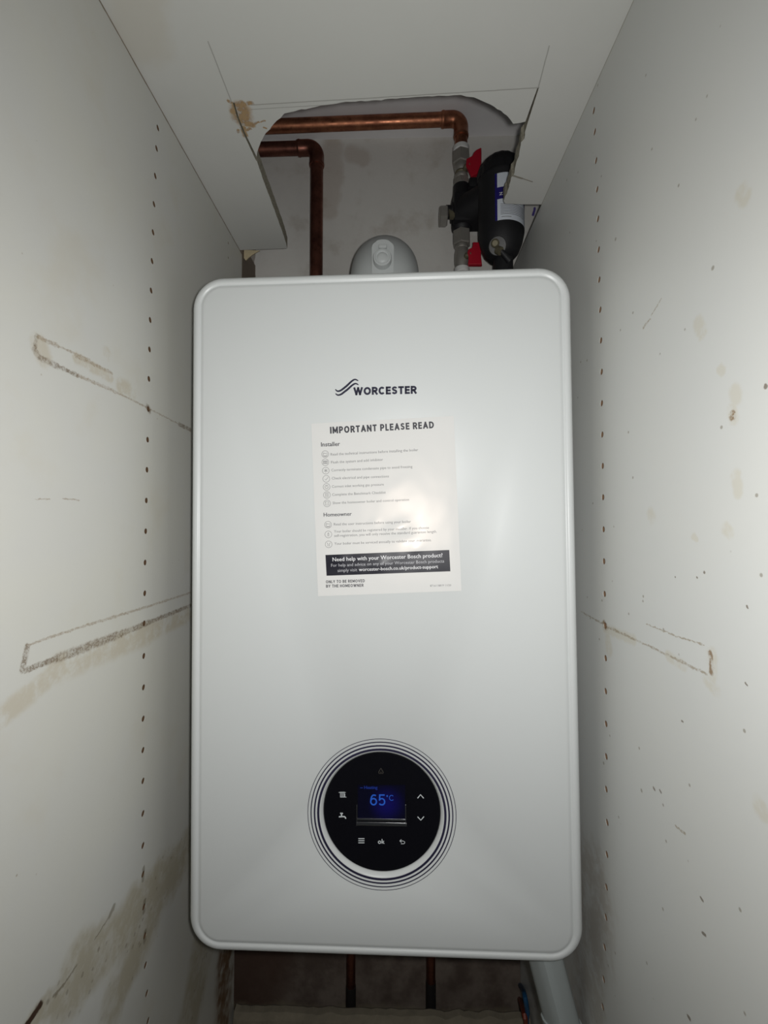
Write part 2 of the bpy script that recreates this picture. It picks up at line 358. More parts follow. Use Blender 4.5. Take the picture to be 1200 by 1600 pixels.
HR = [(927.5, 173), (929, 206), (931, 251), (932.7, 296), (934, 342), (935, 390), (936, 437), (937.5, 484), (938.7, 532), (939.7, 581), (940, 630), (940.7, 679), (941.4, 728), (942, 777),
      (942.8, 827), (943.5, 877), (944.5, 928), (945.3, 977), (946, 1028.5), (946.2, 1080), (946.7, 1131), (947, 1182), (947, 1233), (948.5, 1285), (948, 1335), (947.3, 1386), (946.5, 1433),
      (944.5, 1480), (943, 1530), (941.5, 1573)]
hl = [(onx(x, y, XL), 0.0030) for x, y in HL] + [(onx(357, 380, XL), 0.0022), (onx(357, 403, XL), 0.0022)]
hl += [(Vector((XL, hl[-1][0].y, CAMH + 0.43 - 0.0318 * k)), 0.0022) for k in range(3, 30)]
hr = [(onx(x, y, XR), 0.0032) for x, y in HR]
side_panel('wall_left', XL, -1, 0.13, YL, CZ0 + CS * XL, hl, 'left')
side_panel('wall_right', XR, 1, 0.13, YR, CZ0 + CS * XR, hr, 'right')

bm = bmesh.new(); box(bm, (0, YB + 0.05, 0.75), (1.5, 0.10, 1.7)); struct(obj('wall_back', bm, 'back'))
UZ = CAMH + 0.712
bm = bmesh.new(); box(bm, (0, 0.5, UZ + 0.03), (1.5, 0.8, 0.06)); struct(obj('room_ceiling', bm, 'upper'))

def jag(pts, amp, step):
    out = []
    for a, b in zip(pts, pts[1:]):
        n = max(1, int((b - a).length / step))
        for k in range(n):
            p = a.lerp(b, k / n)
            if k or amp > 0.0009: p = p + Vector((noise.noise(p * 260), noise.noise(p * 260 + Vector((7, 3, 1))), 0)) * amp
            out.append(p)
    return out + [pts[-1]]
q = onceil
left_cut = [q(449, 388), q(444, 370), q(436, 348), q(425, 318), q(412, 283), q(401.5, 252)]
kerf_l = [q(399.5, 250), q(380, 208), q(370.5, 184), q(364, 161), q(366, 160), q(373, 184), q(382.5, 207), q(401, 245)]
curve = [q(402, 238), q(405, 226), q(412, 212), q(421, 202), q(432, 189), q(445, 178), q(470, 171.5), q(500, 166), q(525, 162), q(541, 158.5), q(548, 160), q(580, 157), q(620, 154), q(660, 151), q(700, 149), q(720, 148.5),
         q(740, 152), q(760, 160), q(778, 170), q(792, 181), q(803, 193), q(812, 192), q(821, 190)]
kerf_r = [q(839.5, 138), q(842, 137), q(824.5, 192)]
right_cut = [q(821, 206), q(819.5, 216), q(815, 222), q(810, 244), q(804, 266), q(803, 274), q(799, 277), q(797, 284), q(793, 299), q(786.5, 314), q(789, 318)]
outer = [q(789, 318), q(815, 319.5), q(846, 320)]
zc = lambda x: CZ0 + CS * x
br = Vector((XR + 0.018, q(846, 320).y, zc(XR + 0.018))); bl = Vector((XL - 0.018, q(400, 390).y, zc(XL - 0.018)))
poly = [bl, q(400, 390)] + jag(left_cut, 0.0007, 0.006) + kerf_l + jag(curve, 0.0014, 0.005) + kerf_r + jag(right_cut, 0.0012, 0.004) + outer[1:2] + [br]
fr = [Vector((XR + 0.018, 0.13, zc(XR + 0.018))), Vector((XL - 0.018, 0.13, zc(XL - 0.018)))]
poly += fr
bm = bmesh.new(); lo = [bm.verts.new(p) for p in poly]; hi = [bm.verts.new(p + Vector((0, 0, 0.018))) for p in poly]
for ring, mi in ((lo, 0), (hi, 0)):
    es = [bm.edges.new((ring[k], ring[(k + 1) % len(ring)])) for k in range(len(ring))]
    bmesh.ops.triangle_fill(bm, edges=es, use_beauty=True)
n = len(lo)
for k in range(n):
    f = bm.faces.new((lo[k], lo[(k + 1) % n], hi[(k + 1) % n], hi[k])); f.material_index = 1
struct(obj('ceiling', bm, ['top', 'chipdark']))

# bare batten behind the left panel, and the broken pale corner under the top
bm = bmesh.new(); box(bm, (XL - 0.008, (YL + YB) / 2 + 0.001, 1.09), (0.016, YB - YL - 0.002, 0.44)); struct(obj('trim_1', bm, 'batten'))
bm = bmesh.new()
Yc = YL + 0.010
tri = [ony(377, 390, Yc), ony(406, 391.5, Yc), ony(396, 397, Yc), ony(388, 403, Yc), ony(384, 407, Yc), ony(381, 403, Yc)]
prism(bm, tri, Vector((0, 0.004, 0.002)))
tag(obj('wood_offcut', bm, 'pale_wood'), 'small pale broken wood corner wedged where cupboard top meets left panel', 'wood scrap')

# floor of the cupboard and a low rough mortar kerb in front of the pipes
bm = bmesh.new(); box(bm, (-0.02, 0.48, -0.02), (0.85, 0.70, 0.04)); struct(obj('floor', bm, 'floor'))
KH = ony(600, 1577, 0.741).z
bm = bmesh.new(); N = 60; rows = []
for k in range(N + 1):
    x = XL + 0.005 + (XR - XL - 0.01) * k / N
    a = 0.5 + 0.5 * noise.noise(Vector((x * 45, 1, 2))); b2 = 0.5 + 0.5 * noise.noise(Vector((x * 90, 5, 2)))
    h = KH + 0.006 * (a - 0.5) + 0.004 * (b2 - 0.5)
    rows.append([bm.verts.new(p) for p in ((x, 0.700 + 0.006 * b2, 0.0), (x, 0.716 + 0.007 * a, h * 0.55), (x, 0.724 + 0.006 * b2, h - 0.006 - 0.004 * a), (x, 0.731 + 0.004 * a, h - 0.001), (x, 0.741 + 0.002 * b2, h), (x, 0.746, h - 0.003), (x, 0.748, 0.0))])
for a, b in zip(rows, rows[1:]):
    for j in range(7): bm.faces.new((a[j], b[j], b[(j + 1) % 7], a[(j + 1) % 7]))
bm.faces.new(rows[0]); bm.faces.new(rows[-1][::-1])
struct(obj('trim_2', bm, 'mortar'))

# ------------------------------------------------------------------ boiler
BW, BH = 0.4018, 0.7066
BR = Matrix.Rotation(math.radians(-1.194), 3, 'Z') @ Matrix.Rotation(math.radians(0.308), 3, 'X') @ Matrix.Rotation(math.radians(-0.393), 3, 'Y')
BC = Vector((-0.01589, 0.478, CAMH - 0.0819))          # middle of the front face
def face(x, y, dep=0.0):
    """pixel -> boiler-local point (origin middle of the face) on the plane `dep` behind the face"""
    d = BR.transposed() @ ray(x, y); o = BR.transposed() @ (CAM0 - BC)
    return o + d * ((dep - o.y) / d.y)
LIFT = Vector((0, 0, BH / 2))                            # local origin = bottom edge of the front
boiler = thing('boiler', 'large white wall-hung gas boiler with round black control dial', 'boiler', BC - BR @ LIFT, rot=BR)
DC = face(596, 1272) ; RH = 0.0635                       # dial centre
def rrect(ins, y, R=0.034, n=10):
    w2, h2, r = BW / 2 - ins, BH / 2 - ins, max(R - ins, 0.004); out = []
    for cx, cz, a0 in ((w2 - r, h2 - r, 0), (-w2 + r, h2 - r, 90), (-w2 + r, -h2 + r, 180), (w2 - r, -h2 + r, 270)):
        for k in range(n + 1):
            a = math.radians(a0 + 90 * k / n); out.append(Vector((cx + r * math.cos(a), y, cz + r * math.sin(a))))
    return out
def loft(bm, loops, close=True):
    rings = [[bm.verts.new(p + LIFT) for p in l] for l in loops]
    for a, b in zip(rings, rings[1:]):
        n = len(a)
        for k in range(n): bm.faces.new((a[k], a[(k + 1) % n], b[(k + 1) % n], b[k]))
    return rings
bm = bmesh.new()
prof = [(0.020, 0.277), (0.0165, 0.276), (0.0160, 0.060), (0.0150, 0.0595), (0.0150, 0.056)]
prof = [(0.004, 0.275), (0.001, 0.272), (0.0008, 0.075), (0.0, 0.070), (0.0, 0.0085)]
prof += [(0.0075 * (1 - math.cos(a)), 0.0085 - 0.0085 * math.sin(a)) for a in [math.radians(d) for d in (15, 30, 45, 60, 75, 90)]]
prof += [(0.0085, 0.0003), (0.0092, 0.0008), (0.0098, 0.0013), (0.0105, 0.0015), (0.0112, 0.0013), (0.0122, 0.0007), (0.0135, 0.0002), (0.0150, 0.0)]
rings = loft(bm, [rrect(i, y) for i, y in prof])
bm.faces.new(rings[0])
circ = lambda r, y, n=96: [Vector((DC.x + r * math.cos(2 * math.pi * k / n), y, DC.z + r * math.sin(2 * math.pi * k / n))) for k in range(n)]
rc = loft(bm, [circ(RH, 0.0), circ(RH - 0.0008, 0.0005), circ(0.0606, 0.0034), circ(0.0603, 0.0042), circ(0.0603, 0.010)])
ed = []
for ring in (rings[-1], rc[0]):
    for k in range(len(ring)):
        e = bm.edges.get((ring[k], ring[(k + 1) % len(ring)])); ed.append(e)
bmesh.ops.triangle_fill(bm, edges=ed, use_beauty=True)
obj('casing', bm, 'case', boiler, smooth=True)
bm = bmesh.new(); box(bm, Vector((0, 0.3070, 0)) + LIFT, (0.16, 0.062, 0.60), bev=0.004)
box(bm, Vector((0, 0.331, 0.30)) + LIFT, (0.34, 0.012, 0.05), bev=0.002)
obj('mounting_frame', bm, 'flue', boiler)
# printed rings round the dial
def flat_ring(bm, r0, r1, y, n=96):
    a, b = [bm.verts.new(p + LIFT) for p in circ(r0, y, n)], [bm.verts.new(p + LIFT) for p in circ(r1, y, n)]
    for k in range(n): bm.faces.new((a[k], a[(k + 1) % n], b[(k + 1) % n], b[k]))
for r, wd in ((0.0755, 0.0006), (0.0722, 0.0011), (0.0686, 0.0016), (0.0648, 0.0023)):
    bm = bmesh.new(); flat_ring(bm, r - wd / 2, r + wd / 2, -0.00025); obj('printed_ring', bm, 'ring', boiler)
# black dial
dial_d = 0.0036
bm = bmesh.new()
loft(bm, [circ(0.0601, 0.012), circ(0.0601, dial_d + 0.0008), circ(0.0594, dial_d)]); bm.verts.ensure_lookup_table()
v = [bm.verts[k] for k in range(192, 288)]; bm.faces.new(v); bm.faces.new([bm.verts[k] for k in range(96)])
dial = obj('control_dial', bm, 'glass_black', boiler, smooth=True); dial['label'] = 'round black glass control dial'

# flat printing helpers: 2D strokes and letters in the face plane
def stroke(bm, pts, wd, y, taper=False, closed=False):
    pts = [Vector((p.x, p.z)) for p in pts]
    if closed: pts = pts + [pts[0]]
    prev = None; n = len(pts)
    for i, p in enumerate(pts):
        if closed: t = pts[(i + 1) % (n - 1)] - pts[(i - 1) % (n - 1)]
        else: t = pts[min(i + 1, n - 1)] - pts[max(i - 1, 0)]
        t.normalize(); nn = Vector((-t.y, t.x)); k = wd / 2
        if taper: k *= 0.35 + 0.65 * math.sin(math.pi * i / (n - 1)) ** 0.6
        h = (y(p) if callable(y) else y)
        cur = (bm.verts.new(Vector((p.x + nn.x * k, h, p.y + nn.y * k)) + LIFT), bm.verts.new(Vector((p.x - nn.x * k, h, p.y - nn.y * k)) + LIFT))
        if prev: bm.faces.new((prev[0], prev[1], cur[1], cur[0]))
        prev = cur
def letters(bm, s, a, b, y, bold=0.0, cap=None, res=3):
    """text set so that it runs from face point a to face point b; cap = height of a capital in metres"""
    cu = bpy.data.curves.new('t', 'FONT'); cu.body = s; cu.size = 1.0; cu.resolution_u = res
    o = bpy.data.objects.new('t', cu); COL.objects.link(o)
    dg = bpy.context.evaluated_depsgraph_get(); me = bpy.data.meshes.new_from_object(o.evaluated_get(dg))
    bpy.data.objects.remove(o); bpy.data.curves.remove(cu)
    xs = [v.co.x for v in me.vertices]; x0, x1 = min(xs), max(xs)
    d = Vector((b.x - a.x, b.z - a.z)); k = d.length / (x1 - x0); kz = cap / max(v.co.y for v in me.vertices) if cap else k; d.normalize(); up = Vector((-d.y, d.x))
    for ox, oy in (((-1, 0), (1, 0), (0, -0.6), (0, 0.6)) if bold else ((0, 0),)):
        vs = []
        for v in me.vertices:
            u = (v.co.x - x0 + ox * bold) * k; h = (v.co.y + oy * bold) * kz; p = Vector((a.x, a.z)) + d * u + up * h
            vs.append(bm.verts.new(Vector((p.x, (y(p) if callable(y) else y) - 1e-6 * ox - 2e-6 * oy, p.y)) + LIFT))
        for f in me.polygons:
            try: bm.faces.new([vs[i] for i in f.vertices])
            except ValueError: pass
    bpy.data.meshes.remove(me)
def smoothline(pts, n=6):
    out = []
    for i in range(len(pts) - 1):
        p0, p1, p2, p3 = pts[max(i - 1, 0)], pts[i], pts[i + 1], pts[min(i + 2, len(pts) - 1)]
        for k in range(n):
            t = k / n; out.append(0.5 * ((2 * p1) + (p2 - p0) * t + (2 * p0 - 5 * p1 + 4 * p2 - p3) * t * t + (3 * p1 - p0 - 3 * p2 + p3) * t ** 3))
    return out + [pts[-1]]
PX = 0.478 / F                                           # one photo pixel on the face, in metres

def arc(cx, cy, rx, ry, a0, a1, n=14):
    return [(cx + rx * math.cos(math.radians(a0 + (a1 - a0) * k / n)), cy + ry * math.sin(math.radians(a0 + (a1 - a0) * k / n))) for k in range(n + 1)]
BOWL = lambda y0, y1, x: [(0, y1), (x, y1)] + arc(x, (y0 + y1) / 2, 1 - x, (y1 - y0) / 2, 90, -90)[1:] + [(0, y0)]
SCURVE = [(0.96, 0.82), (0.84, 0.95), (0.52, 1.0), (0.16, 0.93), (0.04, 0.76), (0.16, 0.60), (0.5, 0.52), (0.86, 0.42), (0.97, 0.24), (0.86, 0.07), (0.5, 0.0), (0.17, 0.04), (0.0, 0.2)]
GLYPH = {'W': (1.02, [[(0, 1), (.25, 0)], [(.25, 0), (.5, 1)], [(.5, 1), (.75, 0)], [(.75, 0), (1, 1)]]), 'O': (.80, [arc(.5, .5, .5, .5, 0, 360, 28)]), 'R': (.64, [[(0, 0), (0, 1)], BOWL(.46, 1, .5), [(.5, .46), (1, 0)]]),
         'C': (.70, [arc(.54, .5, .54, .5, 42, 318, 24)]), 'E': (.55, [[(0, 0), (0, 1)], [(0, 1), (1, 1)], [(0, .51), (.92, .51)], [(0, 0), (1, 0)]]), 'S': (.62, [SCURVE]), 'T': (.62, [[(0, 1), (1, 1)], [(.5, 0), (.5, 1)]]),
         'I': (.0, [[(0, 0), (0, 1)]]), 'M': (.82, [[(0, 0), (0, 1)], [(1, 0), (1, 1)], [(0, 1), (.5, .2)], [(1, 1), (.5, .2)]]), 'P': (.62, [[(0, 0), (0, 1)], BOWL(.42, 1, .5)]), 'A': (.74, [[(0, 0), (.5, 1)], [(1, 0), (.5, 1)], [(.2, .28), (.8, .28)]]),
         'N': (.70, [[(0, 0), (0, 1)], [(1, 0), (1, 1)], [(0, 1), (1, 0)]]), 'L': (.50, [[(0, 0), (0, 1)], [(0, 0), (1, 0)]]), 'D': (.72, [[(0, 0), (0, 1)], BOWL(0, 1, .35)]), 'B': (.64, [[(0, 0), (0, 1)], BOWL(.5, 1, .5), BOWL(0, .5, .55)]),
         'Y': (.66, [[(0, 1), (.5, .45)], [(1, 1), (.5, .45)], [(.5, 0), (.5, .45)]]), 'V': (.70, [[(0, 1), (.5, 0)], [(1, 1), (.5, 0)]]), 'H': (.70, [[(0, 0), (0, 1)], [(1, 0), (1, 1)], [(0, .52), (1, .52)]]),
         '6': (.60, [arc(.5, .32, .5, .32, 0, 360, 24), [(.03, .36), (.06, .6), (.2, .85), (.45, .99), (.75, .99), (.92, .92)]]), '5': (.58, [[(.9, 1), (.12, 1)], [(.12, 1), (.06, .5)], [(.06, .5), (.3, .62), (.6, .63), (.88, .52), (1, .32), (.92, .12), (.65, .0), (.3, .0), (.0, .1)]]),
         '\u00b0': (.24, [[(x, .72 + .28 * y) for x, y in arc(.5, .5, .5, .5, 0, 360, 16)]]), ' ': (.30, [])}
def sign(bm, text, a, b, y, cap, t=0.2, gap=0.13):
    """block capitals drawn stroke by stroke, running from a to b on the face"""
    adv = []; x = 0.0
    for ch in text:
        wd = max(GLYPH[ch][0], t) if ch != ' ' else 0.2; adv.append((x, wd)); x += wd + gap
    tot = x - gap; d = Vector((b.x - a.x, b.z - a.z)); k = d.length / tot; d.normalize(); up = Vector((-d.y, d.x)); tt = t * cap
    for (x0, wd), ch in zip(adv, text):
        for st in GLYPH[ch][1]:
            pts = [Vector((x0 * k + tt / 2 + u * (wd * k - tt), tt / 2 + v_ * (cap - tt))) for u, v_ in st]
            if ch != 'O' and ch != '\u00b0' and not (ch == '6' and len(st) > 20) and (len(pts) == 2):
                e = (pts[1] - pts[0]).normalized() * tt / 2; pts = [pts[0] - e, pts[1] + e]
                ylo, yhi = 0.0, cap
                pts = [Vector((p.x, min(max(p.y, ylo), yhi))) for p in pts]
            P3 = [Vector((a.x + d.x * p.x + up.x * p.y, 0, a.z + d.y * p.x + up.y * p.y)) for p in pts]
            stroke(bm, P3, tt, y)
z7 = lambda x, y: face(510 + x / 7.5, 580 + y / 7.5)
bm = bmesh.new()
sign(bm, 'WORCESTER', z7(318, 283), z7(1058, 265), -0.0003, 12.6 * PX, 0.25, 0.09)
obj('maker_lettering', bm, 'navy', boiler, recalc=False)
bm = bmesh.new()
for pts in ([(105, 213), (130, 235), (165, 228), (205, 200), (245, 167), (295, 120), (335, 98), (374, 113)], [(107, 262), (135, 281), (175, 270), (215, 240), (255, 209), (300, 168), (340, 146), (376, 160)]):
    stroke(bm, smoothline([z7(*p) for p in pts]), 3.2 * PX, -0.0003, taper=True)
obj('wave_emblem', bm, 'navy', boiler, recalc=False)

# dial printing, screen and icons (sub-parts of the dial)
z5 = lambda x, y: face(470 + x / 4.615, 1140 + y / 4.615, dial_d)
yd = dial_d - 0.00025
sw = 1.3 * PX
def icon(name, strokes, wd=sw, mat='icon'):
    bm = bmesh.new()
    for s in strokes: stroke(bm, [z5(*p) for p in s], wd, yd)
    return obj(name, bm, mat, dial, recalc=False)
icon('radiator_icon', [[(274, 452), (324, 452)]] + [[(x, 447), (x, 488)] for x in (286, 295, 304, 313)] + [[(318, 460), (318, 486)], [(284, 486), (329, 486)]], 0.8 * PX)
icon('tap_icon', [[(275, 628), (300, 626), (316, 627), (323, 634), (323, 642)], [(284, 603), (304, 603)], [(294, 603), (294, 626)]], 1.9 * PX)
icon('up_arrow_icon', [[(842, 494), (863, 468), (886, 494)]], 1.5 * PX)
icon('down_arrow_icon', [[(842, 627), (865, 652), (888, 626)]], 1.5 * PX)
icon('menu_icon', [[(415, y), (459, y)] for y in (785, 800, 815)], 1.3 * PX)
icon('return_icon', [[(714, 802), (738, 802), (749, 808), (750, 817), (742, 822), (722, 822)], [(726, 791), (713, 802), (726, 813)]], 0.95 * PX)
icon('flame_icon', [[(566, 318), (562, 305), (570, 290), (578, 277), (586, 292), (594, 306), (590, 318)], [(574, 318), (578, 302), (584, 318)]], 1.1 * PX, 'icon_dim')
icon('ok_lettering', [[(568 + 9 * math.cos(k * math.pi / 8), 811 + 9 * math.sin(k * math.pi / 8)) for k in range(17)], [(586, 788), (586, 821)], [(600, 802), (588, 811)], [(589, 810), (602, 821)]], 1.25 * PX)
def screen_mat():
    g = emit('lit_screen', (0, 0, 0), 1.0)
    c = face(604, 1256, dial_d) + LIFT
    d = g.v('DISTANCE', g.tc, c)
    g.put(g.b.inputs['Emission Color'], g.mix(g.rng(d, 0.0, 0.022), (0.003, 0.002, 0.058), (0.0008, 0.0008, 0.006)))
    g.b.inputs['Roughness'].default_value = 0.25
    return g.mat
bm = bmesh.new()
c4 = [z5(412, 400), z5(752, 400), z5(752, 645), z5(412, 645)]
bm.faces.new([bm.verts.new(Vector((p.x, dial_d - 0.0001, p.z)) + LIFT) for p in c4][::-1])
obj('display_screen', bm, screen_mat(), dial)
bm = bmesh.new(); sign(bm, '65', z5(500, 546), z5(611, 546), yd, 78 / 4.615 * PX, 0.13, 0.12); sign(bm, '\u00b0C', z5(618, 512), z5(671, 512), yd, 40 / 4.615 * PX, 0.11, 0.16)
o = obj('temperature_digits', bm, 'digits', dial, recalc=False); o['label'] = 'glowing blue 65 °C reading'
bm = bmesh.new(); stroke(bm, [z5(428, 419), z5(448, 419)], 1.0 * PX, yd); letters(bm, 'Heating', z5(458, 427), z5(553, 427), yd, bold=0.03)
obj('screen_caption', bm, 'digits_dim', dial, recalc=False)
bm = bmesh.new()
def bar(a, b, wd, h):
    a, b = z5(*a), z5(*b); m = (a + b) / 2; s = (abs(b.x - a.x) + wd, h, abs(b.z - a.z) + wd)
    box(bm, Vector((m.x, dial_d - h / 2 + 0.0001, m.z)) + LIFT, s, bev=min(wd, h) * 0.3)
bar((405, 545), (405, 690), 0.8 * PX, 0.0006); bar((756, 545), (756, 692), 0.8 * PX, 0.0006); bar((405, 650), (756, 648), 0.5 * PX, 0.0005); bar((408, 681), (756, 681), 2.6 * PX, 0.0008)
obj('display_bezel', bm, M['silver'], dial)

# ------------------------------------------------------------------ instruction sticker on the front
cor = [face(486.5, 662), face(709, 650), face(721, 923), face(497, 931.5)]
bub = [(face(622, 826), 0.016, 0.0011), (face(585, 815), 0.006, 0.0003), (face(618, 760), 0.018, 0.0003), (face(640, 842), 0.008, -0.0003), (face(650, 858), 0.009, 0.0003), (face(530, 876), 0.010, 0.0006), (face(592, 884), 0.010, 0.0006), (face(560, 890), 0.007, 0.0004)]
def lift(p):
    h = 0.0004
    for c, r, a in bub:
        dx, dz = p[0] - c.x, p[1] - c.z; s = dx * 0.5 - dz * 0.35
        h += a * math.exp(-((dx * 0.9 + dz * 0.45) ** 2 / (r * 0.9) ** 2 + (dz * 0.9 - dx * 0.45) ** 2 / (r * 0.45) ** 2))
    h += 0.00014 * noise.noise(Vector((p[0] * 70, p[1] * 55, 3)))
    return h
sticker = thing('instruction_sticker', 'white paper notice headed IMPORTANT PLEASE READ stuck on the boiler front', 'sticker', BC - BR @ LIFT, rot=BR)
bm = bmesh.new(); NX, NZ = 60, 74; gridv = []
for j in range(NZ + 1):
    row = []
    for i in range(NX + 1):
        u, t = i / NX, j / NZ; p = cor[0].lerp(cor[1], u).lerp(cor[3].lerp(cor[2], u), t); hh = lift((p.x, p.z))
        edge = min(u, 1 - u, t, 1 - t) * 12; row.append(bm.verts.new(Vector((p.x, -0.0002 - hh * min(1, edge + 0.3), p.z)) + LIFT))
    gridv.append(row)
for j in range(NZ):
    for i in range(NX): bm.faces.new((gridv[j][i], gridv[j + 1][i], gridv[j + 1][i + 1], gridv[j][i + 1]))
obj('paper', bm, 'sticker', sticker, smooth=True, recalc=False)
ys = lambda p: -0.0002 - lift(p) - 0.00022
yb = lambda p: -0.0002 - lift(p) - 0.00042
bm = bmesh.new(); bc = [face(508.7, 867.1), face(701.8, 859.2), face(703.6, 892.5), face(510.5, 899.5)]; gv = []
for j in range(11):
    gv.append([])
    for i in range(41):
        p = bc[0].lerp(bc[1], i / 40).lerp(bc[3].lerp(bc[2], i / 40), j / 10); gv[-1].append(bm.verts.new(Vector((p.x, ys((p.x, p.z)), p.z)) + LIFT))
for j in range(10):
    for i in range(40): bm.faces.new((gv[j][i], gv[j + 1][i], gv[j + 1][i + 1], gv[j][i + 1]))
banner = obj('black_banner', bm, 'banner', sticker, smooth=True, recalc=False)
def line(name, s, a, b, mat, bold=0.0, parent=None, yy=None, cap=None):
    bm = bmesh.new(); letters(bm, s, face(*a), face(*b), yy or ys, bold, cap, res=2)
    return obj(name, bm, mat, parent or sticker, recalc=False)
def block(name, s, a, b, cap, t, gap=0.16):
    bm = bmesh.new(); sign(bm, s, face(*a), face(*b), ys, cap * PX, t, gap); return obj(name, bm, 'ink', sticker, recalc=False)
block('heading_text', 'IMPORTANT PLEASE READ', (516.1, 677.9), (678.1, 669.3), 10.8, 0.215)
line('section_heading', 'Installer', (502, 697.9), (531.4, 696.8), 'ink', 0.016)
line('section_heading', 'Homeowner', (506, 807.3), (549.7, 805.7), 'ink', 0.016)
for s, a, b in (('Read the technical instructions before installing the boiler', (516.8, 712.1), (653.4, 704.9)),
                ('Flush the system and add inhibitor', (517.5, 724.5), (598.7, 720)),
                ('Correctly terminate condensate pipe to avoid freezing', (517.9, 736.8), (644.4, 731)),
                ('Check electrical and pipe connections', (518.6, 749.4), (607.7, 746.1)),
                ('Correct inlet working gas pressure', (518.8, 762.3), (599.8, 758.7)),
                ('Complete the Benchmark Checklist', (519.3, 774.9), (602.8, 771.3)),
                ('Show the homeowner boiler and control operation', (520, 787.9), (639.2, 782.5)),
                ('Read the user instructions before using your boiler', (521.8, 821.2), (642.1, 816.7)),
                ('Your boiler should be registered by your installer. If you choose', (522.2, 832.3), (670.3, 826.2)),
                ('self-registration, you will only receive the standard guarantee length.', (522.4, 839), (682.7, 832.3)),
                ('Your boiler must be serviced annually to validate your guarantee.', (522.7, 851.4), (674.3, 845.5))):
    line('text_line', s, a, b, 'grey_ink')
line('banner_text', 'Need help with your Worcester Bosch product?', (520, 877), (691.4, 870.3), 'white_ink', 0.010, banner, yb)
line('banner_text', 'For help and advice on any of your Worcester Bosch products', (517.7, 885.6), (693.9, 878.8), 'soft_white_ink', 0, banner, yb)
line('banner_text', 'simply visit', (527.8, 893.7), (558.4, 892.3), 'soft_white_ink', 0, banner, yb)
line('banner_text', 'worcester-bosch.co.uk/product-support', (561.1, 892.3), (684.4, 887.6), 'white_ink', 0.012, banner, yb)
block('footer_text', 'ONLY TO BE REMOVED', (509.6, 911.3), (570.1, 909.5), 4.6, 0.19)
block('footer_text', 'BY THE HOMEOWNER', (509.8, 918.0), (568.1, 916.6), 4.6, 0.19)
line('footer_text', '8716118819 11/20', (672, 916.6), (704.6, 915.6), 'grey_ink')
IC = [(508.3, 709.8), (508.5, 722.4), (509.2, 735.5), (510, 748.3), (510.5, 760.9), (511, 773.5), (511.2, 786.6), (512.8, 819.9), (513.2, 835), (513.7, 850.5)]
GL = {0: [[(-3, -2), (0, -1), (3, -2), (3, 2), (0, 3), (-3, 2), (-3, -2)], [(-3, 3.4), (3, 3.4)]], 1: [[(x, -2.5), (x, 2.5)] for x in (-3, -1.5, 0, 1.5, 3)] + [[(-3.4, -1.8), (3.4, -1.8)], [(-3.4, 1.8), (3.4, 1.8)]],
      2: [[(0, -3), (0, 3)], [(-2.6, -1.5), (2.6, 1.5)], [(-2.6, 1.5), (2.6, -1.5)]], 3: [[(-2.4, 0.4), (-0.8, 2.2), (2.8, -2.4)]], 4: [[(2.6 * math.cos(a), 2.6 * math.sin(a)) for a in [k * 0.5 for k in range(13)]], [(0, -1.8), (0, 0)]],
      5: [[(-2, -3), (2, -3), (2, 3), (-2, 3), (-2, -3)], [(-1, -1), (1, -1)], [(-1, 1), (1, 1)]], 6: [[(-2.6, -2.6), (2.6, -2.6), (2.6, 2.6), (-2.6, 2.6), (-2.6, -2.6)], [(-0.8, 0.5), (0.8, 0.5)]],
      7: [[(-3, -2), (0, -1), (3, -2), (3, 2), (0, 3), (-3, 2), (-3, -2)], [(-3, 3.4), (3, 3.4)]], 8: [[(0, -2.8), (0.9, -1), (0.9, 2.6), (-0.9, 2.6), (-0.9, -1), (0, -2.8)]], 9: [[(-2.4, -2.6), (-1.2, -0.4), (-1.2, 3.2)], [(2.4, -2.6), (1.2, -0.4), (1.2, 3.2)]]}
for i, (cx, cy) in enumerate(IC):
    bm = bmesh.new(); stroke(bm, [face(cx + 5.3 * math.cos(a), cy + 5.3 * math.sin(a)) for a in [2 * math.pi * k / 26 for k in range(26)]], 0.55 * PX, ys, closed=True)
    for s in GL[i]: stroke(bm, [face(cx + x, cy + y) for x, y in s], 0.6 * PX, ys)
    obj('round_icon', bm, 'grey_ink', sticker, recalc=False)

# ------------------------------------------------------------------ flue elbow
FY = 0.675; fx = ony(601, 400, FY).x; ztop = ony(601, 366, FY + 0.02).z; R = 0.0515
flue = thing('flue_elbow', 'white round flue elbow rising behind the boiler top', 'flue', (fx, FY, BC.z + BH / 2))
L = lambda x, y, z: Vector((x, y, z)) - Vector(flue.location)
bm = bmesh.new(); z0 = BC.z + BH / 2 - 0.001; zb = ztop - R; pts = [L(fx, FY, z0), L(fx, FY, zb - 0.030)]
rb = 0.052
pts = [L(fx, FY, z0), L(fx, FY, zb - rb)] + [L(fx, FY + rb * (1 - math.cos(a)), zb - rb + rb * math.sin(a)) for a in [math.radians(d) for d in range(9, 91, 9)]] + [L(fx, YB - 0.002, zb)]
tube(bm, pts, R, 48); obj('elbow', bm, 'flue', flue, smooth=True)
bm = bmesh.new(); lathe(bm, [(R + 0.001, -0.001), (R + 0.008, 0.0), (R + 0.009, 0.022), (R + 0.004, 0.028), (R + 0.001, 0.029)], Matrix.Translation((0, 0, 0)), 48); obj('base_collar', bm, 'flue', flue, smooth=True)
